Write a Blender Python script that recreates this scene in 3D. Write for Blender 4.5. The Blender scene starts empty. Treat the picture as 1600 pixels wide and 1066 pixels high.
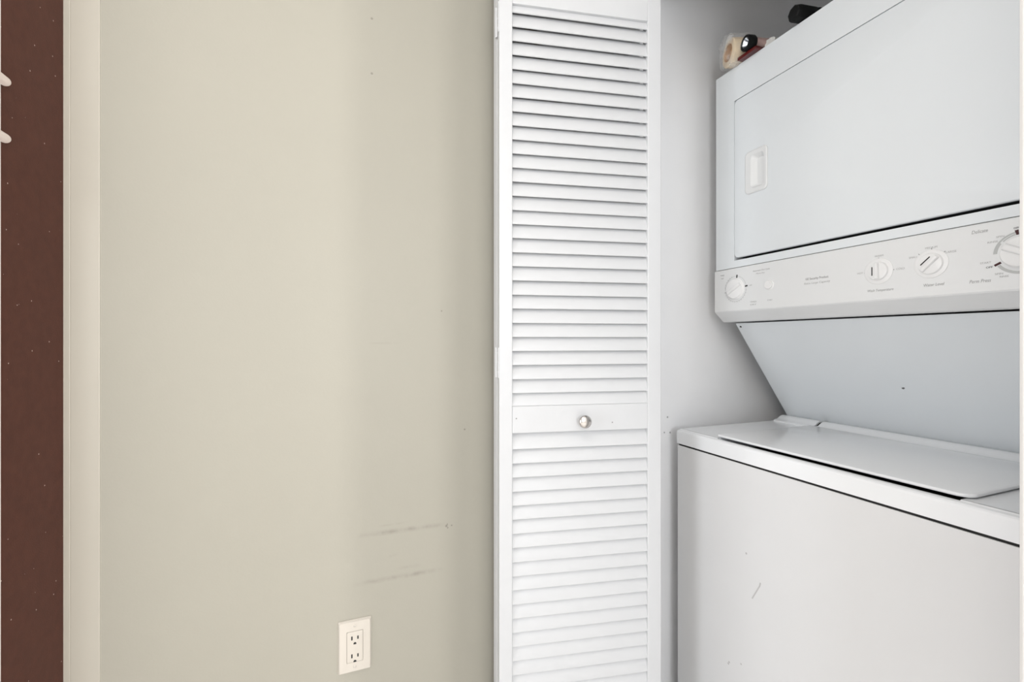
import bpy, bmesh, math, random
from mathutils import Vector, Matrix
random.seed(7)
scene = bpy.context.scene
COL = scene.collection
R = math.radians

# ------------------------------------------------------------------ camera
CAM_H = 1.16
cd = bpy.data.cameras.new('camera'); cam = bpy.data.objects.new('camera', cd); COL.objects.link(cam)
cd.sensor_width = 36.0; cd.lens = 16.0; cd.clip_start = 0.02
cam.location = (0, 0, CAM_H); cam.rotation_euler = (R(90), 0, R(-21.4))
scene.camera = cam

# ------------------------------------------------------------------ world, lights, exposure
w = bpy.data.worlds.new('world'); scene.world = w; w.use_nodes = True
w.node_tree.nodes['Background'].inputs[0].default_value = (0.75, 0.85, 1.0, 1)
w.node_tree.nodes['Background'].inputs[1].default_value = 0.6
vs = scene.view_settings
vs.view_transform = 'Standard'; vs.look = 'None'; vs.exposure = -0.33; vs.gamma = 1.0; vs.use_curve_mapping = False

def area(name, loc, target, sx, sy, power, color):
    l = bpy.data.lights.new(name, 'AREA'); l.shape = 'RECTANGLE'; l.size = sx; l.size_y = sy
    l.energy = power; l.color = color
    o = bpy.data.objects.new(name, l); COL.objects.link(o); o.location = loc
    d = Vector(target) - Vector(loc)
    o.rotation_euler = d.to_track_quat('-Z', 'Y').to_euler()
    return o
# added unseen window lights, rear and far left, placed to fill wall and appliances
area('rear_fill_light', (-0.58, -2.93, 1.55), (-0.58, 0, 1.4), 1.5, 1.15, 72, (0.945, 0.972, 1.0))
area('left_fill_light', (-2.93, 0.05, 1.12), (0, 0.05, 1.12), 0.95, 1.95, 44, (0.95, 0.975, 1.0))
# added fill from above for lid and appliance fronts, source unseen
area('ceiling_fill_light', (-0.25, -0.05, 2.385), (-0.25, -0.05, 0), 0.5, 0.5, 9.5, (1.0, 0.95, 0.89))
# two thin added lights, placed so the wall end casts the shade bands
area('band_light', (1.69, -2.93, 1.2), (0.02, 1.06, 1.2), 0.08, 1.9, 47.0, (1.0, 0.97, 0.93))
area('band_light_b', (1.385, -2.93, 1.2), (0.23, 1.06, 1.2), 0.08, 1.9, 52.0, (1.0, 0.97, 0.93))

# ------------------------------------------------------------------ helpers
def tag(o, label=None, cat=None, group=None, kind=None):
    if label: o['label'] = label
    if cat: o['category'] = cat
    if group: o['group'] = group
    if kind: o['kind'] = kind
    return o
def empty(name, loc, rz=0):
    o = bpy.data.objects.new(name, None); COL.objects.link(o)
    o.location = loc; o.rotation_euler = (0, 0, rz); o.empty_display_size = 0.1
    return o
def wloc(o):
    v = Vector((0, 0, 0))
    while o is not None:
        v += o.location; o = o.parent
    return v
def obj(name, bm, mats, parent=None, origin=None, smooth=False, angle=35):
    """link bm (built in world coordinates) as one mesh; origin defaults to the bottom centre of its box"""
    bmesh.ops.recalc_face_normals(bm, faces=bm.faces)
    if origin is None:
        xs = [v.co.x for v in bm.verts]; ys = [v.co.y for v in bm.verts]; zs = [v.co.z for v in bm.verts]
        origin = ((min(xs)+max(xs))/2, (min(ys)+max(ys))/2, min(zs))
    origin = Vector(origin)
    bmesh.ops.translate(bm, verts=bm.verts, vec=-origin)
    me = bpy.data.meshes.new(name); bm.to_mesh(me); bm.free()
    if not isinstance(mats, (list, tuple)): mats = [mats]
    for m in mats: me.materials.append(m)
    if smooth:
        for p in me.polygons: p.use_smooth = True
        try: me.set_sharp_from_angle(angle=R(angle))
        except Exception: pass
    o = bpy.data.objects.new(name, me); COL.objects.link(o)
    if parent is not None:
        o.parent = parent; o.location = origin - wloc(parent)
    else:
        o.location = origin
    return o
def B(): return bmesh.new()
def box(bm, x0, x1, y0, y1, z0, z1, bev=0, seg=2, mi=0):
    t = bmesh.new()
    bmesh.ops.create_cube(t, size=1)
    for v in t.verts:
        v.co = Vector((x0+(v.co.x+.5)*(x1-x0), y0+(v.co.y+.5)*(y1-y0), z0+(v.co.z+.5)*(z1-z0)))
    if bev: bmesh.ops.bevel(t, geom=t.edges[:], offset=bev, segments=seg, profile=.5, affect='EDGES')
    for f in t.faces: f.material_index = mi
    join(bm, t); return bm
def join(bm, t):
    me = bpy.data.meshes.new('tmp'); t.to_mesh(me); t.free(); bm.from_mesh(me); bpy.data.meshes.remove(me)
def prism(bm, pts, lo, hi, axis='Y', bev=0, seg=2, mi=0, caponly=False):
    """extrude polygon pts; axis Y: pts are (x,z); axis X: pts are (y,z); axis Z: pts are (x,y)"""
    t = bmesh.new()
    def P(p, a):
        return {'Y': (p[0], a, p[1]), 'X': (a, p[0], p[1]), 'Z': (p[0], p[1], a)}[axis]
    A = [t.verts.new(P(p, lo)) for p in pts]; C = [t.verts.new(P(p, hi)) for p in pts]
    n = len(pts)
    t.faces.new(A); fc = t.faces.new(C[::-1])
    for i in range(n): t.faces.new((A[i], A[(i+1) % n], C[(i+1) % n], C[i]))
    bmesh.ops.recalc_face_normals(t, faces=t.faces)
    if bev:
        if caponly: es = [e for e in t.edges if all(v in A for v in e.verts)]
        else: es = [e for e in t.edges if e.calc_face_angle(0) > .6]
        bmesh.ops.bevel(t, geom=es, offset=bev, segments=seg, profile=.5, affect='EDGES')
    for f in t.faces: f.material_index = mi
    join(bm, t); return bm
def rrect(u0, u1, v0, v1, r, n=6):
    if not isinstance(r, (list, tuple)): r = [r]*4
    out = []
    for (cu, cv, a0), rr in zip([(u1, v1, 0), (u0, v1, 90), (u0, v0, 180), (u1, v0, 270)], r):
        su = -1 if cu == u1 else 1; sv = -1 if cv == v1 else 1
        for i in range(n+1):
            a = R(a0 + 90*i/n)
            out.append((cu+su*rr+rr*math.cos(a), cv+sv*rr+rr*math.sin(a)))
    return out
def lathe(bm, prof, origin, axis, n=32, mi=0):
    """revolve prof [(radius, distance along axis)] about axis through origin"""
    ax = Vector(axis).normalized(); q = Vector((0, 0, 1)).rotation_difference(ax); o = Vector(origin)
    t = bmesh.new(); rings = []
    for r, d in prof:
        if r < 1e-6: rings.append([t.verts.new(o+q @ Vector((0, 0, d)))])
        else: rings.append([t.verts.new(o+q @ Vector((r*math.cos(2*math.pi*i/n), r*math.sin(2*math.pi*i/n), d))) for i in range(n)])
    for a, b in zip(rings, rings[1:]):
        for i in range(n):
            j = (i+1) % n
            if len(a) == 1 and len(b) == 1: continue
            if len(a) == 1: t.faces.new((a[0], b[i], b[j]))
            elif len(b) == 1: t.faces.new((a[i], a[j], b[0]))
            else: t.faces.new((a[i], a[j], b[j], b[i]))
    for f in t.faces: f.material_index = mi
    join(bm, t); return bm

# ------------------------------------------------------------------ materials
def mat(name, color, rough=.5, metal=0, spec=.5, bump=None, vary=0, vscale=6, coat=0):
    m = bpy.data.materials.new(name); m.use_nodes = True
    nt = m.node_tree; b = nt.nodes['Principled BSDF']
    b.inputs['Base Color'].default_value = (*color, 1); b.inputs['Roughness'].default_value = rough
    b.inputs['Metallic'].default_value = metal; b.inputs['Specular IOR Level'].default_value = spec
    b.inputs['Coat Weight'].default_value = coat
    g = nt.nodes.new('ShaderNodeNewGeometry')
    if vary:
        n = nt.nodes.new('ShaderNodeTexNoise'); n.inputs['Scale'].default_value = vscale; n.inputs['Detail'].default_value = 4
        nt.links.new(g.outputs['Position'], n.inputs['Vector'])
        mr = nt.nodes.new('ShaderNodeMapRange'); mr.inputs['From Min'].default_value = .3; mr.inputs['From Max'].default_value = .7
        mr.inputs['To Min'].default_value = 1-vary; mr.inputs['To Max'].default_value = 1+vary
        nt.links.new(n.outputs['Fac'], mr.inputs['Value'])
        mx = nt.nodes.new('ShaderNodeVectorMath'); mx.operation = 'SCALE'; mx.inputs[0].default_value = color
        nt.links.new(mr.outputs[0], mx.inputs['Scale']); nt.links.new(mx.outputs[0], b.inputs['Base Color'])
        m['col'] = 1
    if bump:
        sc, st = bump
        n = nt.nodes.new('ShaderNodeTexNoise'); n.inputs['Scale'].default_value = sc; n.inputs['Detail'].default_value = 3
        nt.links.new(g.outputs['Position'], n.inputs['Vector'])
        bp = nt.nodes.new('ShaderNodeBump'); bp.inputs['Strength'].default_value = st; bp.inputs['Distance'].default_value = .002
        nt.links.new(n.outputs['Fac'], bp.inputs['Height']); nt.links.new(bp.outputs[0], b.inputs['Normal'])
    return m
def base_socket(m):
    nt = m.node_tree; s = nt.nodes['Principled BSDF'].inputs['Base Color']
    if s.is_linked: return s.links[0].from_socket
    c = nt.nodes.new('ShaderNodeRGB'); c.outputs[0].default_value = s.default_value
    nt.links.new(c.outputs[0], s); return c.outputs[0]
def over(m, mask, color):
    nt = m.node_tree; s = nt.nodes['Principled BSDF'].inputs['Base Color']; src = base_socket(m)
    mx = nt.nodes.new('ShaderNodeMix'); mx.data_type = 'RGBA'
    nt.links.new(mask, mx.inputs['Factor']); nt.links.new(src, mx.inputs['A']); mx.inputs['B'].default_value = (*color, 1)
    nt.links.new(mx.outputs['Result'], s)
def math_(nt, op, a, b=None, c=None):
    n = nt.nodes.new('ShaderNodeMath'); n.operation = op
    for i, v in enumerate((a, b, c)):
        if v is None: continue
        if isinstance(v, (int, float)): n.inputs[i].default_value = v
        else: nt.links.new(v, n.inputs[i])
    return n.outputs[0]
def spots(m, pts, color, strength=.8):
    """small marks with a shape of their own: pts = [(x,y,z,radius)] in the room"""
    nt = m.node_tree; g = nt.nodes.new('ShaderNodeNewGeometry'); acc = None
    for x, y, z, r in pts:
        d = nt.nodes.new('ShaderNodeVectorMath'); d.operation = 'DISTANCE'; d.inputs[1].default_value = (x, y, z)
        nt.links.new(g.outputs['Position'], d.inputs[0])
        k = math_(nt, 'SUBTRACT', 1.0, math_(nt, 'DIVIDE', d.outputs['Value'], r))
        k = math_(nt, 'MULTIPLY', math_(nt, 'MAXIMUM', k, 0.0), 2.5)
        acc = k if acc is None else math_(nt, 'MAXIMUM', acc, k)
    over(m, math_(nt, 'MULTIPLY', math_(nt, 'MINIMUM', acc, 1.0), strength), color)
def scuff(m, x0, x1, z, h, color, strength, slope=0):
    """a long rubbed smear on a wall that runs along x"""
    nt = m.node_tree; g = nt.nodes.new('ShaderNodeNewGeometry'); s = nt.nodes.new('ShaderNodeSeparateXYZ')
    nt.links.new(g.outputs['Position'], s.inputs[0]); X, Z = s.outputs['X'], s.outputs['Z']
    n = nt.nodes.new('ShaderNodeTexNoise'); n.inputs['Scale'].default_value = 55; n.inputs['Detail'].default_value = 5
    nt.links.new(g.outputs['Position'], n.inputs['Vector'])
    zc = math_(nt, 'ADD', z, math_(nt, 'MULTIPLY', math_(nt, 'SUBTRACT', X, x0), slope))
    dz = math_(nt, 'DIVIDE', math_(nt, 'ABSOLUTE', math_(nt, 'SUBTRACT', Z, zc)), h)
    dz = math_(nt, 'MAXIMUM', math_(nt, 'SUBTRACT', 1.0, dz), 0.0)
    t = math_(nt, 'DIVIDE', math_(nt, 'SUBTRACT', X, x0), x1-x0)
    e = math_(nt, 'MULTIPLY', math_(nt, 'MULTIPLY', t, math_(nt, 'SUBTRACT', 1.0, t)), 5.0)
    e = math_(nt, 'MINIMUM', math_(nt, 'MAXIMUM', e, 0.0), 1.0)
    nn = math_(nt, 'MAXIMUM', math_(nt, 'MULTIPLY', math_(nt, 'SUBTRACT', n.outputs['Fac'], .25), 2.6), 0.0)
    k = math_(nt, 'MULTIPLY', math_(nt, 'MULTIPLY', dz, e), math_(nt, 'MULTIPLY', nn, strength))
    over(m, math_(nt, 'MINIMUM', k, strength), color)

BEIGE = (.338, .322, .273)
M = {}
M['beige'] = mat('beige_wall_paint', BEIGE, .55, bump=(260, .05), vary=.012, vscale=3)
M['beige_trim'] = mat('beige_trim_lightened', (.428, .402, .347), .45, vary=.01, vscale=4)  # pinkish beige, lightened to make up for shade from the brown wall
M['closet'] = mat('closet_white_paint', (.93, .93, .94), .6, bump=(220, .08), vary=.02, vscale=5)
M['room_white'] = mat('room_white_paint', (.78, .77, .75), .7, vary=.01)
M['brown'] = mat('brown_paint', (.086, .030, .020), .6, spec=.2, bump=(420, .12), vary=.10, vscale=60)
M['door'] = mat('white_door_paint', (.635, .642, .655), .38, bump=(120, .03), vary=.008, vscale=20)
M['trim_white'] = mat('white_trim_paint', (.78, .765, .75), .4, vary=.01)
M['floor'] = mat('pale_floor_tile', (.80, .775, .745), .4, vary=.06, vscale=3)
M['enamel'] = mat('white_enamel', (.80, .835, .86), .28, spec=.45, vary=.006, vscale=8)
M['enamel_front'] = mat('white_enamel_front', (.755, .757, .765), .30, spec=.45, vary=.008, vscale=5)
M['deck'] = mat('white_enamel_deck', (.89, .905, .925), .14, spec=.6, vary=.004, vscale=8)  # white enamel lightened to offset the dryer's shade on lid and deck
M['plastic'] = mat('white_panel_plastic', (.80, .81, .815), .42, vary=.004)
M['knob'] = mat('white_knob_plastic', (.87, .87, .87), .35, vary=.004)
M['dark'] = mat('gap_shade_and_gasket', (.012, .012, .012), .8, vary=.05)  # near-black: shade put into gaps, and the dryer door gasket
M['black'] = mat('black_print', (.012, .011, .011), .5, vary=.02)
M['darkred'] = mat('dark_red_print', (.045, .006, .008), .5, vary=.02)
M['grey_print'] = mat('grey_print', (.36, .36, .36), .5, vary=.02)
M['pale_print'] = mat('pale_grey_print', (.50, .51, .505), .5, vary=.02)
M['faint_print'] = mat('faint_grey_print', (.46, .46, .46), .5, vary=.02)
M['ivory'] = mat('ivory_plastic', (.55, .51, .455), .35, vary=.006)
M['chrome'] = mat('brushed_nickel', (.62, .59, .57), .22, metal=1, bump=(300, .02))
M['steel'] = mat('galvanised_hinge', (.70, .70, .72), .35, metal=.4, vary=.03)
M['rack'] = mat('white_coated_wire', (.80, .70, .65), .3, vary=.01)
M['tan'] = mat('tan_cardboard', (.62, .36, .15), .6, vary=.12, vscale=40)
M['cream'] = mat('cream_tape', (.78, .62, .42), .35, vary=.06, vscale=60)
M['red'] = mat('dark_red_foil', (.09, .004, .004), .3, vary=.25, vscale=90, bump=(90, .4))
M['rubber'] = mat('black_rubber', (.005, .0055, .0055), .6, spec=.2, bump=(160, .25), vary=.1)
M['lens'] = mat('silver_reflector', (.80, .84, .90), .12, metal=1, vary=.05, vscale=70)
M['pink'] = mat('dusty_pink_wrap', (.42, .29, .27), .45, vary=.15, vscale=70, bump=(60, .3))
M['white_pack'] = mat('white_paper_pack', (.75, .75, .72), .6, vary=.08, vscale=60)
M['olive'] = mat('dark_olive_cloth', (.06, .06, .045), .8, vary=.2, vscale=80, bump=(120, .4))
M['lamp'] = mat('opal_lamp_glass', (.9, .88, .84), .4, vary=.01)
film = bpy.data.materials.new('clear_plastic_film'); film.use_nodes = True
_nt = film.node_tree; _p = _nt.nodes['Principled BSDF']
_p.inputs['Base Color'].default_value = (.86, .86, .85, 1); _p.inputs['Roughness'].default_value = .25
_tr = _nt.nodes.new('ShaderNodeBsdfTransparent'); _mx = _nt.nodes.new('ShaderNodeMixShader')
_lw = _nt.nodes.new('ShaderNodeTexNoise'); _lw.inputs['Scale'].default_value = 28; _lw.inputs['Detail'].default_value = 4
_g = _nt.nodes.new('ShaderNodeNewGeometry'); _nt.links.new(_g.outputs['Position'], _lw.inputs['Vector'])
_mr = _nt.nodes.new('ShaderNodeMapRange'); _mr.inputs['From Min'].default_value = .42; _mr.inputs['From Max'].default_value = .7
_mr.inputs['To Min'].default_value = .10; _mr.inputs['To Max'].default_value = .42
_nt.links.new(_lw.outputs['Fac'], _mr.inputs['Value']); _nt.links.new(_mr.outputs[0], _mx.inputs['Fac'])
_nt.links.new(_tr.outputs[0], _mx.inputs[1]); _nt.links.new(_p.outputs[0], _mx.inputs[2])
_nt.links.new(_mx.outputs[0], _nt.nodes['Material Output'].inputs['Surface']); M['film'] = film

# wear on the surfaces
WY = 1.063                                    # plane of the long wall
scuff(M['beige'], .045, .255, .7275, .0075, (.235, .22, .185), .75, -.01)
scuff(M['beige'], .035, .245, .6215, .0075, (.235, .22, .185), .75, -.005)
scuff(M['beige'], .07, .145, 1.155, .003, (.23, .215, .18), .30)
scuff(M['beige'], .09, .16, .7430, .003, (.23, .215, .18), .30)
scuff(M['beige'], .135, .19, .640, .006, (.23, .215, .18), .25)
scuff(M['beige'], .115, .135, .672, .005, (.23, .215, .18), .35)
spots(M['beige'], [(.0796, WY, 1.882, .0032), (.0796, WY, 1.759, .0032), (.294, WY, .947, .0026), (.2377, WY, 1.231, .0022),
                   (.2493, WY, .7208, .0035), (.2525, WY, .716, .0022), (.2515, WY, .7245, .0020), (.262, WY, .7203, .0022)], (.11, .10, .09), .55)
spots(M['closet'], [(.9096, WY, .8942, .0035), (.8890, WY, .8957, .0030), (.9004, WY, .9394, .0035)], (.10, .10, .10), .6)
spots(M['enamel_front'], [(.892, .7480+.0005*i, .6154-.0045*i*.45, .0022) for i in range(0, 4)] +
      [(.892, .7500+.00135*i, .6080-.0026*i, .0021) for i in range(0, 15)] + [(.892, .8345, .382, .003), (.892, .837, .377, .003), (.892, .7854, .6666, .003),
       (.892, .80, .40, .0025), (.892, .63, .45, .0025), (.892, .62, .47, .0025)], (.40, .39, .39), .7)
spots(M['door'], [(.3922, .9732, .981, .0022), (.6217, .9273, .965, .0022), (.6455, .9280, .743, .0030)], (.2, .2, .2), .8)
spots(M['enamel'], [(1.2183, .646, 1.0510, .0032), (1.2172, .644, 1.0520, .0026)], (.02, .02, .02), .9)
# pale paint flecks on the brown wall
_nt = M['brown'].node_tree; _g = _nt.nodes.new('ShaderNodeNewGeometry'); _v = _nt.nodes.new('ShaderNodeTexVoronoi')
_v.inputs['Scale'].default_value = 45; _nt.links.new(_g.outputs['Position'], _v.inputs['Vector'])
_k = math_(_nt, 'LESS_THAN', _v.outputs['Distance'], .05)
over(M['brown'], math_(_nt, 'MULTIPLY', _k, .8), (.62, .50, .44))

# ------------------------------------------------------------------ the room shell
def struct(name, bm, m, label, cat, parent=None, **k):
    o = obj(name, bm, m, parent, **k)
    if parent is None: tag(o, label, cat, kind='structure')
    return o
CEIL = 2.44
XE = .725                                     # room face of the closet's front wall
struct('floor', box(B(), -3.1, 2.6, -3.1, 1.2, -.1, 0), M['floor'], 'pale tiled floor below the frame', 'floor')
struct('ceiling', box(B(), -3.1, 2.6, -3.1, 1.2, CEIL, CEIL+.1), M['room_white'], 'plain white ceiling above the frame', 'ceiling')
struct('wall_back', box(B(), -.455, .80, WY, 1.2, 0, CEIL), M['beige'], 'long beige painted wall with scuff marks above the outlet', 'wall')
struct('wall_closet', box(B(), .80, 1.80, WY, 1.2, 0, CEIL), M['closet'], 'grey-white closet side wall beside the washer and dryer', 'wall')
struct('wall_left', box(B(), -3.0, -.455, .8965, 1.2, 0, CEIL), M['brown'], 'dark brown painted wall at the left edge', 'wall')
# rough beige paint line where the beige strip meets the brown
bm = B(); rnd = random.Random(3); pts = []
z = 0
edge = []
while z < CEIL:
    edge.append((-.4552-.0004-abs(rnd.gauss(0, .0005)), z)); z += rnd.uniform(.004, .016)
prof = [(-.402, 0)] + [(-.402, CEIL)]
poly = edge + [(-.4552, CEIL)]
t = bmesh.new()
L = [(x, zz) for x, zz in edge]
for (xa, za), (xb, zb) in zip(L, L[1:]):
    va = [t.verts.new(p) for p in ((xa, WY-.0013, za), (-.448, WY-.0014, za), (-.448, WY-.0014, zb), (xb, WY-.0013, zb))]
    t.faces.new(va)
bmesh.ops.remove_doubles(t, verts=t.verts, dist=1e-5)
join(bm, t)
prism(bm, [(-.4545, WY), (-.4545, WY-.0016), (-.4465, WY-.0016), (-.4455, WY-.0012), (-.4445, WY-.0016), (-.4035, WY-.0016), (-.4027, WY-.0014), (-.4024, WY-.0010), (-.4022, WY)], 0, CEIL, 'Z')
struct('trim_1', bm, M['beige_trim'], 'narrow beige upright trim strip in the corner by the brown wall', 'trim')
struct('trim_2', box(B(), -.475, -.4545, .884, .8968, 0, CEIL, .002), M['trim_white'], 'thin white upright edge strip at the far left', 'trim')
# closet front wall with the opening, its casing and head track
struct('wall_right', box(B(), XE, XE+.10, -.60, .235, 0, CEIL), M['room_white'], 'white wall right of the closet opening', 'wall')
struct('wall_header', box(B(), XE, XE+.10, .235, WY, 2.15, CEIL), M['room_white'], 'white wall above the closet opening', 'wall')
struct('trim_3', box(B(), XE-.018, XE, .175, .2655, 0, 2.20, .004), M['trim_white'], 'white door casing at the right edge', 'trim')
struct('trim_4', box(B(), XE-.018, XE, .2655, WY, 2.14, 2.20, .004), M['trim_white'], 'white head casing over the closet opening', 'trim')
struct('trim_5', box(B(), XE+.01, XE+.045, .24, WY-.005, 2.125, 2.15), M['trim_white'], 'white folding-door track under the closet head', 'trim')
# closet inside
struct('wall_closet_back', box(B(), 1.80, 1.90, .10, 1.2, 0, CEIL), M['closet'], 'closet wall behind the washer and dryer', 'wall')
struct('wall_closet_right', box(B(), XE+.10, 1.80, .135, .235, 0, CEIL), M['closet'], 'closet wall right of the washer and dryer', 'wall')
# the rest of the room, behind the camera
def wall_with_hole(name, x0, x1, y0, y1, axis, h0, h1, z0, z1, label):
    bm = B()
    if axis == 'X':
        box(bm, x0, h0, y0, y1, 0, CEIL); box(bm, h1, x1, y0, y1, 0, CEIL); box(bm, h0, h1, y0, y1, 0, z0); box(bm, h0, h1, y0, y1, z1, CEIL)
    else:
        box(bm, x0, x1, y0, h0, 0, CEIL); box(bm, x0, x1, h1, y1, 0, CEIL); box(bm, x0, x1, h0, h1, 0, z0); box(bm, x0, x1, h0, h1, z1, CEIL)
    return struct(name, bm, M['room_white'], label, 'wall')
bm = B()
for a, b, c, d in ((-3.0, -1.35, 0, CEIL), (.20, 1.32, 0, CEIL), (1.42, 1.64, 0, CEIL), (1.74, 2.6, 0, CEIL), (-1.35, .20, 0, .95), (-1.35, .20, 2.15, CEIL),
                   (1.32, 1.42, 0, .22), (1.32, 1.42, 2.17, CEIL), (1.64, 1.74, 0, .22), (1.64, 1.74, 2.17, CEIL)):
    box(bm, a, b, -3.1, -2.98, c, d)
struct('wall_rear', bm, M['room_white'], 'white wall behind the camera with openings for the added lights', 'wall')
wall_with_hole('wall_far_left', -3.1, -3.0, -3.1, 1.2, 'Y', -.45, .55, .10, 2.12, 'white wall far left of the camera with an opening for the added light')
struct('wall_far_right', box(B(), 2.5, 2.6, -3.1, 0, 0, CEIL), M['room_white'], 'white wall far behind the closet', 'wall')

# ------------------------------------------------------------------ wall outlet
t = empty('wall_outlet', (.0435, WY, .4315)); tag(t, 'ivory double power outlet low on the beige wall', 'outlet')
OX, OZ = .0435, .4887
bm = B(); prism(bm, rrect(OX-.0348, OX+.0348, OZ-.0572, OZ+.0572, .0025, 3), WY-.0002, WY-.0060, 'Y')
bm.free(); bm = B()
# plate with sloped rim and a rectangular hole for the insert
def ring(bm, outer, inner, yo, yi):
    n = len(outer)
    A = [bm.verts.new((p[0], yo, p[1])) for p in outer]; C = [bm.verts.new((p[0], yi, p[1])) for p in inner]
    for i in range(n): bm.faces.new((A[i], A[(i+1) % n], C[(i+1) % n], C[i]))
r0 = rrect(OX-.0348, OX+.0348, OZ-.0572, OZ+.0572, .0022, 3)
r1 = rrect(OX-.0345, OX+.0345, OZ-.0569, OZ+.0569, .0022, 3)
r2 = rrect(OX-.0318, OX+.0318, OZ-.0542, OZ+.0542, .0022, 3)
r3 = rrect(OX-.0171, OX+.0171, OZ-.0339, OZ+.0339, .0012, 3)
ring(bm, r0, r0, WY-.0001, WY-.0014); ring(bm, r0, r2, WY-.0014, WY-.0058); ring(bm, r2, r3, WY-.0058, WY-.0062); ring(bm, r3, r3, WY-.0062, WY-.001)
bmesh.ops.remove_doubles(bm, verts=bm.verts, dist=1e-6)
obj('cover_plate', bm, M['ivory'], t)
rec = obj('receptacle', prism(B(), rrect(OX-.0165, OX+.0165, OZ-.0333, OZ+.0333, .001, 3), WY-.0070, WY-.001, 'Y', .0006, 2), M['ivory'], t)
for dz in (.0155, -.0235):
    cz = OZ+dz
    for dx, h in ((-.0063, .0042), (.0063, .0036)):
        obj('slot', box(B(), OX+dx-.0015, OX+dx+.0015, WY-.00718, WY-.0068, cz+.004-h, cz+.004+h), M['black'], rec)
    pts = [(OX+.0032*math.cos(R(a)), cz-.0088+.0034*math.sin(R(a))) for a in range(-20, 201, 20)]
    obj('slot', prism(B(), pts, WY-.00718, WY-.0068, 'Y'), M['black'], rec)
for dz in (.0445, -.0445):
    bm = B(); lathe(bm, [(0, 0), (.0032, 0), (.0030, .0008), (.0015, .0013), (0, .0014)], (OX, WY-.0060, OZ+dz), (0, -1, 0), 16)
    s = obj('screw', bm, M['ivory'], t, smooth=True)
    obj('screw_slot', box(B(), OX-.0026, OX+.0026, WY-.0076, WY-.0071, OZ+dz-.0003, OZ+dz+.0003), M['grey_print'], s)

# ------------------------------------------------------------------ white wire rack at the left edge
t = empty('wall_rack', (-.447, .80, 1.42)); tag(t, 'white coated rack with two rods at the far left', 'rack')
obj('upright', box(B(), -.4720, -.4600, .800, .812, 1.42, 1.62, .002), M['rack'], t)
for hz in (1.538, 1.455):
    bm = B(); rr = .0068
    prof = [(0, 0)]+[(rr*math.sin(R(a)), rr-rr*math.cos(R(a))) for a in range(15, 91, 15)]+[(rr, .10)]
    prof += [(rr*math.sin(R(a)), .10-rr*math.cos(R(a))) for a in range(105, 166, 15)]+[(0, .10+rr)]
    lathe(bm, prof, (-.4455, .7850, hz), (0, 1, 0), 20)
    box(bm, -.462, -.4455, .803, .809, hz-.003, hz+.003)
    obj('rod', bm, M['rack'], t, smooth=True)

# ------------------------------------------------------------------ folding louvre door
DW, DT, DH = .400, .0265, 2.100
door = empty('door_1', (.353, .981, .012)); tag(door, 'white louvred bifold closet door folded open with a round metal knob', 'door', kind='structure')
PITCH = .03262
def slat_mesh():
    # cross-section in (y,z): front lower edge forward, rear upper edge back, rounded noses
    bm = B(); th = .0040
    a = Vector((.0040, 0)); b = Vector((.0150, .0325)); d = (b-a).normalized(); n = Vector((-d.y, d.x))
    pts = []
    for i in range(5):
        ang = R(180*i/4); pts.append(a + n*th/2*math.cos(ang) - d*th/2*math.sin(ang))
    for i in range(5):
        ang = R(180*i/4); pts.append(b - n*th/2*math.cos(ang) + d*th/2*math.sin(ang))
    zmin = min(p.y for p in pts)
    x0, x1 = .0305, DW-.0345
    prism(bm, [(p.x, p.y-zmin) for p in pts], x0, x1, 'X')
    bmesh.ops.recalc_face_normals(bm, faces=bm.faces)
    me = bpy.data.meshes.new('slat'); bm.to_mesh(me); bm.free(); me.materials.append(M['door'])
    for p in me.polygons: p.use_smooth = True
    me.set_sharp_from_angle(angle=R(40))
    return me
SLAT = slat_mesh()
def leaf(loc, rz, flip=False, knob=False):
    bm = B(); e = .0018
    box(bm, 0, .031, 0, DT, 0, DH, e); box(bm, DW-.035, DW, 0, DT, 0, DH, e)      # stiles
    box(bm, .0309, DW-.0349, .0004, DT-.0004, 1.9266, DH, .0012)                  # top rail
    box(bm, .0309, DW-.0349, .0004, DT-.0004, .935, .997, .0012)                  # lock rail
    box(bm, .0309, DW-.0349, .0004, DT-.0004, 0, .1495, .0012)                     # bottom rail
    me = bpy.data.meshes.new('leaf_frame'); bmesh.ops.recalc_face_normals(bm, faces=bm.faces); bm.to_mesh(me); bm.free(); me.materials.append(M['door'])
    o = bpy.data.objects.new('leaf_frame', me); COL.objects.link(o); o.parent = door
    o.location = Vector(loc)-door.location; o.rotation_euler = (0, 0, rz)
    zs = [1.9075-PITCH*k for k in range(28)]+[1.9075-PITCH*28+.003] + [.8971-PITCH*k for k in range(24)]
    r = random.Random(11)
    for zz in zs:
        s = bpy.data.objects.new('slat', SLAT); COL.objects.link(s); s.parent = o
        s.location = (0, 0, zz+r.uniform(-.0004, .0004)); s.rotation_euler = (r.uniform(-.012, .012), r.uniform(-.0012, .0012), 0)
    return o
front = leaf((.353, .981, .012), R(-11.3))
rear = leaf((.3585, 1.0115, .012), R(-1.3))
# the rear leaf is turned round: it faces the wall
# knob on the lock rail
KX = .1985
bm = B()
lathe(bm, [(0, 0), (.0075, 0), (.0075, .002), (.0055, .005), (.0050, .012), (.0085, .016), (.0138, .0185), (.0152, .0210), (.0148, .0235), (.011, .0260), (.005, .0272), (0, .0275)], (KX, 0, .9602), (0, -1, 0), 32)
bmesh.ops.recalc_face_normals(bm, faces=bm.faces)
me = bpy.data.meshes.new('knob'); bm.to_mesh(me); bm.free(); me.materials.append(M['chrome'])
for p in me.polygons: p.use_smooth = True
k = bpy.data.objects.new('knob', me); COL.objects.link(k); k.parent = front
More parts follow.
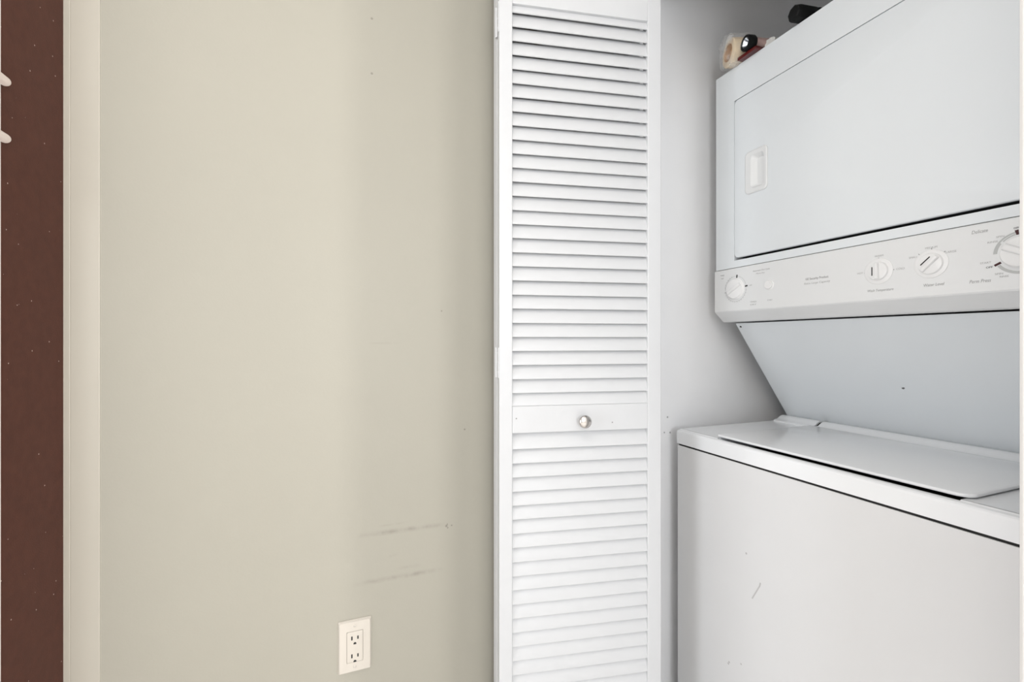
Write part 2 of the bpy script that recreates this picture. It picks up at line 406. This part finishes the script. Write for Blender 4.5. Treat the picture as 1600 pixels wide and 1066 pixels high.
# hinges joining the two leaves at their folded end
for hz in (1.895, 1.098, .30):
    bm = B()
    box(bm, -.0018, .0002, .004, DT, hz-.035, hz+.035)
    lathe(bm, [(0, 0), (.0034, 0), (.0034, .070), (0, .070)], (-.0022, DT+.0015, hz-.035), (0, 0, 1), 12)
    for q in (-.022, 0, .022): lathe(bm, [(0, 0), (.0028, 0), (.0022, .0008), (0, .001)], (-.0018, .0135, hz+q), (-1, 0, 0), 10)
    bmesh.ops.recalc_face_normals(bm, faces=bm.faces)
    me = bpy.data.meshes.new('hinge'); bm.to_mesh(me); bm.free(); me.materials.append(M['door'])
    h = bpy.data.objects.new('hinge', me); COL.objects.link(h); h.parent = front

# ------------------------------------------------------------------ stacked washer and dryer
Y0, Y1 = .318, 1.013                          # right and left sides
XW, XD, XB = .890, 1.033, 1.68                # washer front, dryer front, back
TOPZ = 1.917; WT = .915
lc = empty('laundry_center', (XW+.35, (Y0+Y1)/2, 0))
tag(lc, 'white stacked washer and dryer unit standing in the closet', 'washer dryer')
# --- washer
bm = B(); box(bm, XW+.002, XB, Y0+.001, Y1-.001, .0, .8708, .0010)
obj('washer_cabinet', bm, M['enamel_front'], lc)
bm = B(); box(bm, XW+.0045, XB-.01, Y0+.004, Y1-.004, .8700, .8765); obj('seam', bm, M['dark'], lc)  # black filler stands in for shade in the gap under the deck
# deck: frame around the lid well
bm = B(); LZ = .8762
HX0, HX1, HY0, HY1 = .9035, 1.245, .402, .879
prism(bm, [(XW, LZ), (XW, WT-.0095), (XW+.0012, WT-.0055), (XW+.0040, WT-.0030), (XW+.0085, WT-.0020), (HX0, WT-.0020), (HX0, LZ)], Y0, Y1, 'Y')
box(bm, HX0, HX1, HY1, Y1, LZ, WT); box(bm, HX0, HX1, Y0, HY0, LZ, WT); box(bm, HX1, XB, Y0, Y1, LZ, WT)
# fillets from front strip up to deck
prism(bm, [(XW+.0085, WT-.0025), (HX0, WT), (HX0+.002, WT), (HX0+.002, WT-.0025)], HY1, Y1, 'Y')
prism(bm, [(XW+.0085, WT-.0025), (HX0, WT), (HX0+.002, WT), (HX0+.002, WT-.0025)], Y0, HY0, 'Y')
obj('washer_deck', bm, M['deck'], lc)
obj('lid_well_shade', box(B(), HX0-.001, HX1, HY0-.001, HY1+.001, LZ-.002, LZ+.006), M['dark'], lc)  # dark slab puts in the shade below the lid
bm = B(); prism(bm, rrect(.9070, 1.2500, .3920, .8880, [.006, .006, .022, .022], 8), .9168, .9230, 'Z', .0028, 3)
lid = obj('washer_lid', bm, M['deck'], lc, smooth=True, angle=50)
# hinge rail behind the lid
def rail(ya, yb, name):
    pts = [(1.252, WT), (1.252, WT+.004), (1.258, WT+.0065), (1.266, WT+.0070), (1.274, WT+.012), (1.284, WT+.0165), (1.294, WT+.0175), (1.306, WT+.0150), (1.318, WT+.0130), (1.318, WT)]
    obj(name, prism(B(), pts, ya, yb, 'Y'), M['deck'], lc, smooth=True, angle=60)
rail(Y0, .8755, 'hinge_rail'); rail(.8845, 1.003, 'hinge_rail')
obj('hinge_gap_shade', prism(B(), [(1.268, WT), (1.272, WT+.006), (1.284, WT+.0125), (1.300, WT+.0135), (1.318, WT+.0125), (1.318, WT)], .8753, .8847, 'Y'), M['dark'], lc)  # dark filler stands in for shade in the hinge notch
# --- slanted panel between washer and dryer
XT, ZT, XP, ZP = 1.097, 1.2115, 1.3120, .9270
bm = B(); prism(bm, [(XT, ZT), (XP, ZP), (XP+.02, ZP), (XT+.02, ZT)], Y0+.008, 1.003, 'Y')
bp = obj('back_panel', bm, M['enamel'], lc)
bm = B(); prism(bm, [(XT+.021, ZT-.002), (XP+.021, WT), (XB, WT), (XB, ZT-.002)], Y0+.010, 1.001, 'Y'); obj('panel_support', bm, M['enamel'], lc)
nrm = Vector((-(ZT-ZP), 0, -(XP-XT))).normalized()
def on_panel(y, s): return Vector((XT+(XP-XT)*s, y, ZT+(ZP-ZT)*s))
for y, s in ((.9915, .035), (Y0+.02, .035)):
    bm = B(); lathe(bm, [(0, 0), (.0030, 0), (.0026, .0010), (0, .0012)], on_panel(y, s), nrm, 14); obj('screw', bm, M['black'], bp)
# --- dryer cabinet: frame around the door recess, shell behind
DY0, DY1, DZ0, DZ1 = .372, .949, 1.3890, 1.8235      # door
g = .0002; gt = .0012; gb = .0066
bm = B(); XR = XD+.050
PZ1 = 1.3610
box(bm, XD, XR, DY1+g, Y1, PZ1+.002, TOPZ); box(bm, XD, XR, Y0, DY0-g, PZ1+.002, TOPZ)
box(bm, XD, XR, DY0-g, DY1+g, DZ1+gt, TOPZ); box(bm, XD, XR, DY0-g, DY1+g, PZ1+.002, DZ0-gb)
bmesh.ops.remove_doubles(bm, verts=bm.verts, dist=1e-5)
es = [e for e in bm.edges if all(abs(v.co.x-XD) < 1e-5 for v in e.verts) and (all(abs(v.co.z-TOPZ) < 1e-5 for v in e.verts) or all(abs(v.co.y-Y1) < 1e-5 for v in e.verts))]
obj('dryer_front', bm, M['enamel'], lc)
bm = B(); box(bm, XR+.004, XB, Y0+.002, Y1-.002, ZT+.003, TOPZ-.001); obj('dryer_cabinet', bm, M['enamel'], lc)
obj('door_gasket', box(B(), XD+.0075, XR+.005, DY0+.004, DY1-.006, DZ0+.0012, DZ1-.004), M['dark'], lc)
# door skin with a real opening for the recessed pull
HYa, HYb, HZa, HZb = .8430, .9110, 1.5510, 1.6640
nseg = 5; xs = XD-.0010
def loop(bm, pts, x): return [bm.verts.new((x, p[0], p[1])) for p in pts]
def skin(bm, a, b):
    n = len(a)
    for i in range(n): bm.faces.new((a[i], a[(i+1) % n], b[(i+1) % n], b[i]))
bm = B()
L0 = loop(bm, rrect(DY0+.0040, DY1-.0040, DZ0+.0040, DZ1-.0040, .009, 8), xs)
L1 = loop(bm, rrect(DY0+.0015, DY1-.0015, DZ0+.0015, DZ1-.0015, .0115, 8), xs+.0008)
L2 = loop(bm, rrect(DY0, DY1, DZ0, DZ1, .012, 8), xs+.0030)
L3 = loop(bm, rrect(DY0, DY1, DZ0, DZ1, .012, 8), xs+.0085)
skin(bm, L0, L1); skin(bm, L1, L2); skin(bm, L2, L3)
H0 = loop(bm, rrect(HYa+.002, HYb-.002, HZa+.002, HZb-.002, .010, nseg), xs); H1 = loop(bm, rrect(HYa+.002, HYb-.002, HZa+.002, HZb-.002, .010, nseg), xs+.0085)
skin(bm, H0, H1)
es = []
for L in (L0, H0):
    for i in range(len(L)): es.append(bm.edges.get((L[i], L[(i+1) % len(L)])))
bmesh.ops.triangle_fill(bm, edges=es, use_beauty=True)
dd = obj('dryer_door', bm, M['enamel'], lc, smooth=True, angle=30)
bm = B()
o0 = rrect(HYa, HYb, HZa, HZb, .012, nseg); o1 = rrect(HYa+.003, HYb-.003, HZa+.003, HZb-.003, .010, nseg)
i0 = rrect(.8525, .8925, HZa+.0115, HZb-.0125, .011, nseg); i1 = rrect(.8540, .8905, HZa+.0135, HZb-.0145, .010, nseg); i2 = rrect(.8590, .8800, HZa+.018, HZb-.022, .009, nseg)
Ls = [loop(bm, o0, xs-.0002), loop(bm, o0, xs-.0022), loop(bm, o1, xs-.0040), loop(bm, i0, xs-.0034), loop(bm, i1, xs-.0015), loop(bm, i2, xs+.0070)]
for a, b in zip(Ls, Ls[1:]): skin(bm, a, b)
bm.faces.new(Ls[-1])
obj('pull_handle', bm, M['plastic'], dd, smooth=True, angle=28)
# --- control panel with chin
XC = 1.030
bm = B(); prism(bm, [(XC+.0015, PZ1), (XC, PZ1-.0015), (XC, 1.2445), (XC+.002, 1.2415), (1.061, 1.2165), (1.066, 1.2145), (1.094, 1.2145), (1.12, 1.2145), (1.12, PZ1)], Y0-.002, Y1+.002, 'Y')
cp = obj('control_panel', bm, M['plastic'], lc)
obj('seam', box(B(), XD+.004, 1.11, Y0+.004, Y1-.004, PZ1-.001, PZ1+.003), M['grey_print'], lc)
# --- print on the panel
NX = Matrix(((0, 0, -1), (-1, 0, 0), (0, 1, 0)))
def flat(pts, off, m, name='lettering'):
    """thin printed polygon on the panel, pts in (y,z)"""
    bm = B(); prism(bm, pts, XC-off, XC+.0002, 'X'); return obj(name, bm, m, cp)
def text(s, y, z, size, m, shear=0, bold=0, name='lettering', width=None):
    cu = bpy.data.curves.new('t', 'FONT'); cu.body = s; cu.size = size; cu.align_x = 'CENTER'; cu.align_y = 'CENTER'
    cu.shear = shear; cu.offset = bold; cu.extrude = .0001; cu.resolution_u = 3
    to = bpy.data.objects.new('t', cu); COL.objects.link(to)
    bpy.context.view_layer.update()
    me = bpy.data.meshes.new_from_object(to.evaluated_get(bpy.context.evaluated_depsgraph_get()))
    bpy.data.objects.remove(to); bpy.data.curves.remove(cu)
    if width:
        xs = [v.co.x for v in me.vertices]; k = width/(max(xs)-min(xs))
        for v in me.vertices: v.co.x *= k
    me.transform(NX.to_4x4()); me.materials.clear(); me.materials.append(m); me.name = name
    o = bpy.data.objects.new(name, me); COL.objects.link(o); o.parent = cp
    o.location = Vector((XC-.0002, y, z)) - wloc(cp)
    return o
G, F_, K = M['grey_print'], M['faint_print'], M['black']
text('TIMED', .9868, 1.3457, .0050, F_); text('DRY', .9868, 1.3370, .0050, F_)
text('Automatic Dry Cycle', .8615, 1.3440, .0058, F_, .15, width=.050); text('More Dry', .8637, 1.3362, .0054, F_, .15, width=.026)
text('OFF', .8929, 1.3077, .0048, F_); text('OFF', .9712, 1.2955, .0048, F_)
text('TIMED', .8850, 1.2632, .0056, F_, width=.020); text('DRY', .8850, 1.2560, .0056, F_, width=.018)
text('START', .8358, 1.2639, .0050, F_)
text('GE Security Product', .7159, 1.3044, .0072, G, 0, .00012, width=.053)
text('Extra Large Capacity', .7159, 1.2941, .0066, F_, .15, width=.060)
text('HOT', .6234, 1.3019, .0052, F_); text('WARM', .5878, 1.3325, .0052, F_); text('COLD', .5503, 1.3011, .0056, F_, width=.014)
text('Wash Temperature', .5861, 1.2630, .0072, G, .2, width=.047)
text('SMALL', .5293, 1.3194, .0050, F_); text('MEDIUM', .5013, 1.3329, .0050, F_); text('LARGE', .4722, 1.3200, .0052, F_)
text('Water Level', .4979, 1.2639, .0078, G, .2, width=.031)
text('Delicate', .4336, 1.3475, .0085, G, .2, width=.021)
text('SPIN', .4075, 1.3331, .0045, F_, width=.010); text('RINSE', .4169, 1.3260, .0045, F_, width=.013)
text('START', .4258, 1.2925, .0045, F_, width=.014); text('OFF', .4209, 1.2842, .0045, K, width=.0085)
text('OFF', .3885, 1.3431, .0045, K, width=.0060)
text('SPIN', .4090, 1.2717, .0045, F_, width=.010); text('RINSE', .4028, 1.2666, .0045, F_, width=.011)
text('Perm Press', .4332, 1.2624, .0085, G, .25, width=.028)
def arc(cy, cz, r0, r1, a0, a1, m, off=.00025, name='dial_band', n=40):
    """band around a dial; angles run clockwise from 12 as one looks at the panel"""
    bm = B(); A = []; C = []
    for i in range(n+1):
        a = R(a0+(a1-a0)*i/n); s, c = math.sin(a), math.cos(a)
        A.append(bm.verts.new((XC-off, cy-r0*s, cz+r0*c))); C.append(bm.verts.new((XC-off, cy-r1*s, cz+r1*c)))
    for i in range(n): bm.faces.new((A[i], A[i+1], C[i+1], C[i]))
    return obj(name, bm, m, cp)
def mark(cy, cz, ang, r0, r1, w0, w1, m, off=.0004, name='dial_mark'):
    a = R(ang); d = Vector((-math.sin(a), math.cos(a))); n = Vector((d.y, -d.x)); c = Vector((cy, cz))
    pts = [c+d*r0-n*w0/2, c+d*r0+n*w0/2, c+d*r1+n*w1/2, c+d*r1-n*w1/2]
    return flat([(p.x, p.y) for p in pts], off, m, name)
# --- knobs
def knob(cy, cz, rs, rg, ang, pointer=None, height=.018, skirt=.004, barw=.011):
    bm = B(); c = (XC, cy, cz)
    lathe(bm, [(rs, -.0001), (rs, skirt*.6), (rs*.965, skirt), (rg*1.05, skirt+.0005), (rg, skirt+.0016), (rg*.97, skirt+.0036), (rg*.91, skirt+.0042), (0, skirt+.0044)], c, (-1, 0, 0), 48)
    a = R(ang); d = Vector((0, -math.sin(a), math.cos(a))); n = Vector((0, math.cos(a), math.sin(a))); o = Vector(c); x = Vector((-1, 0, 0))
    t = bmesh.new(); L = rg*.93; z0, z1 = skirt+.0035, height
    def V(s, k, h): return t.verts.new(o+d*s+n*k+x*h)
    w = barw/2
    lo = [V(-L, -w, z0), V(L, -w*.85, z0), V(L, w*.85, z0), V(-L, w, z0)]
    hi = [V(-L*.93, -w*.62, z1-.002), V(L*.95, -w*.55, z1), V(L*.95, w*.55, z1), V(-L*.93, w*.62, z1-.002)]
    t.faces.new(lo); t.faces.new(hi[::-1])
    for i in range(4): t.faces.new((lo[i], lo[(i+1) % 4], hi[(i+1) % 4], hi[i]))
    bmesh.ops.recalc_face_normals(t, faces=t.faces)
    bmesh.ops.bevel(t, geom=t.edges[:], offset=.0012, segments=2, profile=.5, affect='EDGES')
    join(bm, t)
    k = obj('control_knob', bm, M['knob'], lc, smooth=True, angle=35)
    if pointer:
        s0, s1, kk, ww = pointer; hh = skirt+.0048
        t = B(); P = [o+d*s0+n*(kk-ww)+x*hh, o+d*s1+n*(kk-ww)+x*hh, o+d*s1+n*(kk+ww)+x*hh, o+d*s0+n*(kk+ww)+x*hh]
        Q = [p-x*.0008 for p in P]
        a_ = [t.verts.new(p) for p in P]; b_ = [t.verts.new(p) for p in Q]
        t.faces.new(a_); t.faces.new(b_[::-1])
        for i in range(4): t.faces.new((a_[i], a_[(i+1) % 4], b_[(i+1) % 4], b_[i]))
        obj('pointer_line', t, M['black'], k)
    return k
K1 = (.9420, 1.3035)
knob(*K1, .0300, .0270, 62, None, .0125, .0030, .012)
arc(*K1, .0345, .0352, -90, 258, M['faint_print'])
mark(*K1, 8, .0300, .0385, .0036, .0036, K); mark(*K1, 83, .0315, .0395, .0036, .0036, K)
mark(*K1, 258, .0330, .0385, .0010, .0010, G)
for a in range(100, 250, 12): mark(*K1, a, .0350, .0372, .0008, .0008, M['faint_print'])
for a in range(280, 350, 12): mark(*K1, a, .0350, .0372, .0008, .0008, M['faint_print'])
K2 = (.5887, 1.3018)
knob(*K2, .0262, .0182, 0, (-.0085, .0090, .0088, .0009), .0115, .0016, .010)
for y, z in ((.6150, 1.3013), (.5884, 1.3282), (.5617, 1.3010)): flat(rrect(y-.0008, y+.0008, z-.0010, z+.0010, .0005, 2), .0003, G, 'dial_mark')
K3 = (.5015, 1.3030)
knob(*K3, .0262, .0190, 46, (-.0105, .0095, .0085, .0009), .0115, .0016, .010)
for a in (-42, 2, 47): mark(*K3, a, .0265, .0290, .0014, .0014, G)
K4 = (.3817, 1.3040)
knob(*K4, .0262, .0245, 120, None, .0135, .0030, .013)
arc(*K4, .0295, .0345, 272, 305, M['pale_print']); arc(*K4, .0318, .0345, 305, 348, M['pale_print']); arc(*K4, .0290, .0308, 312, 346, M['pale_print'])
arc(*K4, .0310, .0355, 140, 236, M['pale_print'])
mark(*K4, 350, .0285, .0365, .0030, .0046, M['darkred']); mark(*K4, 241, .0285, .0375, .0036, .0036, M['darkred'])
# push button
bm = B(); lathe(bm, [(.0135, 0), (.0135, .0006), (.0120, .0012), (.0112, .0006), (.0105, .0006), (.0105, .0040), (.0098, .0050), (0, .0052)], (XC, .8378, 1.3028), (-1, 0, 0), 32)
obj('push_button', bm, M['knob'], lc, smooth=True)

# ------------------------------------------------------------------ things lying on top of the dryer
def frame(axis):
    q = Vector((0, 0, 1)).rotation_difference(Vector(axis).normalized()); return q
ax1 = Vector((.93, -.36, 0)).normalized()
e0 = Vector((1.0150, .9530, TOPZ+.0390))
t = empty('tape_roll', (e0.x, e0.y, TOPZ)); tag(t, 'tan roll seen end-on inside clear plastic on the dryer', 'roll')
bm = B(); lathe(bm, [(.022, 0), (.034, 0), (.037, .002), (.037, .048), (.034, .050), (.022, .050)], e0, ax1, 40); obj('roll_body', bm, M['cream'], t, smooth=True)
bm = B(); lathe(bm, [(.0230, -.0008), (.0230, .0505), (.0210, .0505), (.0210, .014), (0, .016)], e0, ax1, 32); obj('core', bm, M['tan'], t, smooth=True)
# crumpled clear bag around the roll
bm = B(); rnd = random.Random(5); q = frame(ax1)
rows = [(-.012, .012), (-.010, .030), (-.004, .042), (.010, .0455), (.026, .0440), (.042, .0455), (.056, .040), (.066, .026), (.072, .010)]
n = 22; rings = []
for d, r in rows:
    ringv = []
    for i in range(n):
        a = 2*math.pi*i/n; rr = r*(1+rnd.uniform(-.03, .09))
        p = e0+q @ Vector((rr*math.cos(a), rr*math.sin(a), d+rnd.uniform(-.003, .003)))
        p.z = max(p.z, TOPZ+.0008) if p.x > XD-.002 else max(p.z, TOPZ-.006)
        if abs(a-math.pi*.75) < .5: p += Vector((-.004, .004, .010))*(1-abs(d-.01)/.07)
        ringv.append(bm.verts.new(p))
    rings.append(ringv)
for a, b in zip(rings, rings[1:]):
    for i in range(n): bm.faces.new((a[i], a[(i+1) % n], b[(i+1) % n], b[i]))
bm.faces.new(rings[0][::-1]); bm.faces.new(rings[-1])
tag(obj('plastic_bag', bm, M['film'], None, smooth=True, angle=20), 'crumpled clear plastic bag around the tan roll on the dryer', 'bag')
# small torch: black bezel, silver reflector, dull pink body
ax2 = Vector((.97, -.25, 0)).normalized(); c2 = Vector((1.0080, .8920, TOPZ+.0280))
t = empty('flashlight', (c2.x, c2.y, TOPZ)); tag(t, 'small flashlight with black rim and silver lens on the dryer', 'flashlight')
bm = B(); lathe(bm, [(.0135, .002), (.0150, 0), (.0185, .0), (.0195, .003), (.0195, .020), (.0165, .025), (.0135, .025)], c2, ax2, 32); obj('bezel', bm, M['rubber'], t, smooth=True)
bm = B(); lathe(bm, [(.0150, .003), (.0120, .008), (.0060, .014), (.0045, .010), (0, .008)], c2, ax2, 32); obj('reflector', bm, M['lens'], t, smooth=True)
bm = B(); lathe(bm, [(.0135, .024), (.0150, .026), (.0150, .070), (.013, .078), (0, .079)], c2, ax2, 24); obj('barrel', bm, M['pink'], t, smooth=True)
# dark red foil packet under them
bm = B(); rnd = random.Random(9)
box(bm, 1.0320, 1.115, .8700, .9290, TOPZ, TOPZ+.0080, .0015); 
for v in bm.verts: v.co += Vector((0, rnd.uniform(-.0015, .0015), rnd.uniform(0, .001)))
bmesh.ops.translate(bm, verts=bm.verts, vec=(-.016, -.005, 0))
tag(obj('foil_packet', bm, M['red'], smooth=True), 'dark red foil packet between roll and flashlight on the dryer', 'packet')
bm = B(); rnd = random.Random(4)
box(bm, 1.052, 1.085, .846, .870, TOPZ, TOPZ+.030, .005, 3)
for v in bm.verts: v.co += Vector((rnd.uniform(-.002, .002), rnd.uniform(-.002, .002), 0))
tag(obj('paper_packet', bm, M['white_pack'], smooth=True), 'small white paper packet right of the flashlight on the dryer', 'packet')
bm = B(); rnd = random.Random(6)
lathe(bm, [(0, 0), (.012, .002), (.017, .010), (.018, .05), (.015, .09), (.008, .10), (0, .102)], (1.078, .835, TOPZ+.0185), (.9, -.4, 0), 20)
for v in bm.verts: v.co += Vector((rnd.uniform(-.0015, .0015), rnd.uniform(-.0015, .0015), rnd.uniform(-.0005, .001)))
tag(obj('rolled_cloth', bm, M['olive'], smooth=True), 'dark olive rolled cloth behind the white packet on the dryer', 'cloth')
# black grip further along the edge
ax3 = Vector((.985, -.17, 0)).normalized(); c3 = Vector((1.0120, .7600, TOPZ+.0195))
t = empty('black_baton', (c3.x, c3.y, TOPZ)); tag(t, 'thick black rubber baton poking over the dryer top edge', 'baton')
bm = B(); lathe(bm, [(0, 0), (.0150, 0), (.0178, .0025), (.0192, .008), (.0190, .05), (.0182, .06), (.0182, .20), (.016, .205), (0, .205)], c3, ax3, 8); obj('grip', bm, M['rubber'], t)
bm = B(); lathe(bm, [(.0182, .062), (.0192, .064), (.0192, .072), (.0182, .074)], c3, ax3, 24); obj('collar', bm, M['rubber'], t, smooth=True)

# ------------------------------------------------------------------ housing of the added ceiling light (out of view)
t = empty('added_ceiling_lamp', (-.25, -.05, CEIL)); tag(t, 'unseen square ceiling lamp added to go with the fill light', 'lamp')
obj('lamp_base', box(B(), -.51, .01, -.31, .21, CEIL-.03, CEIL, .004), M['lamp'], t)
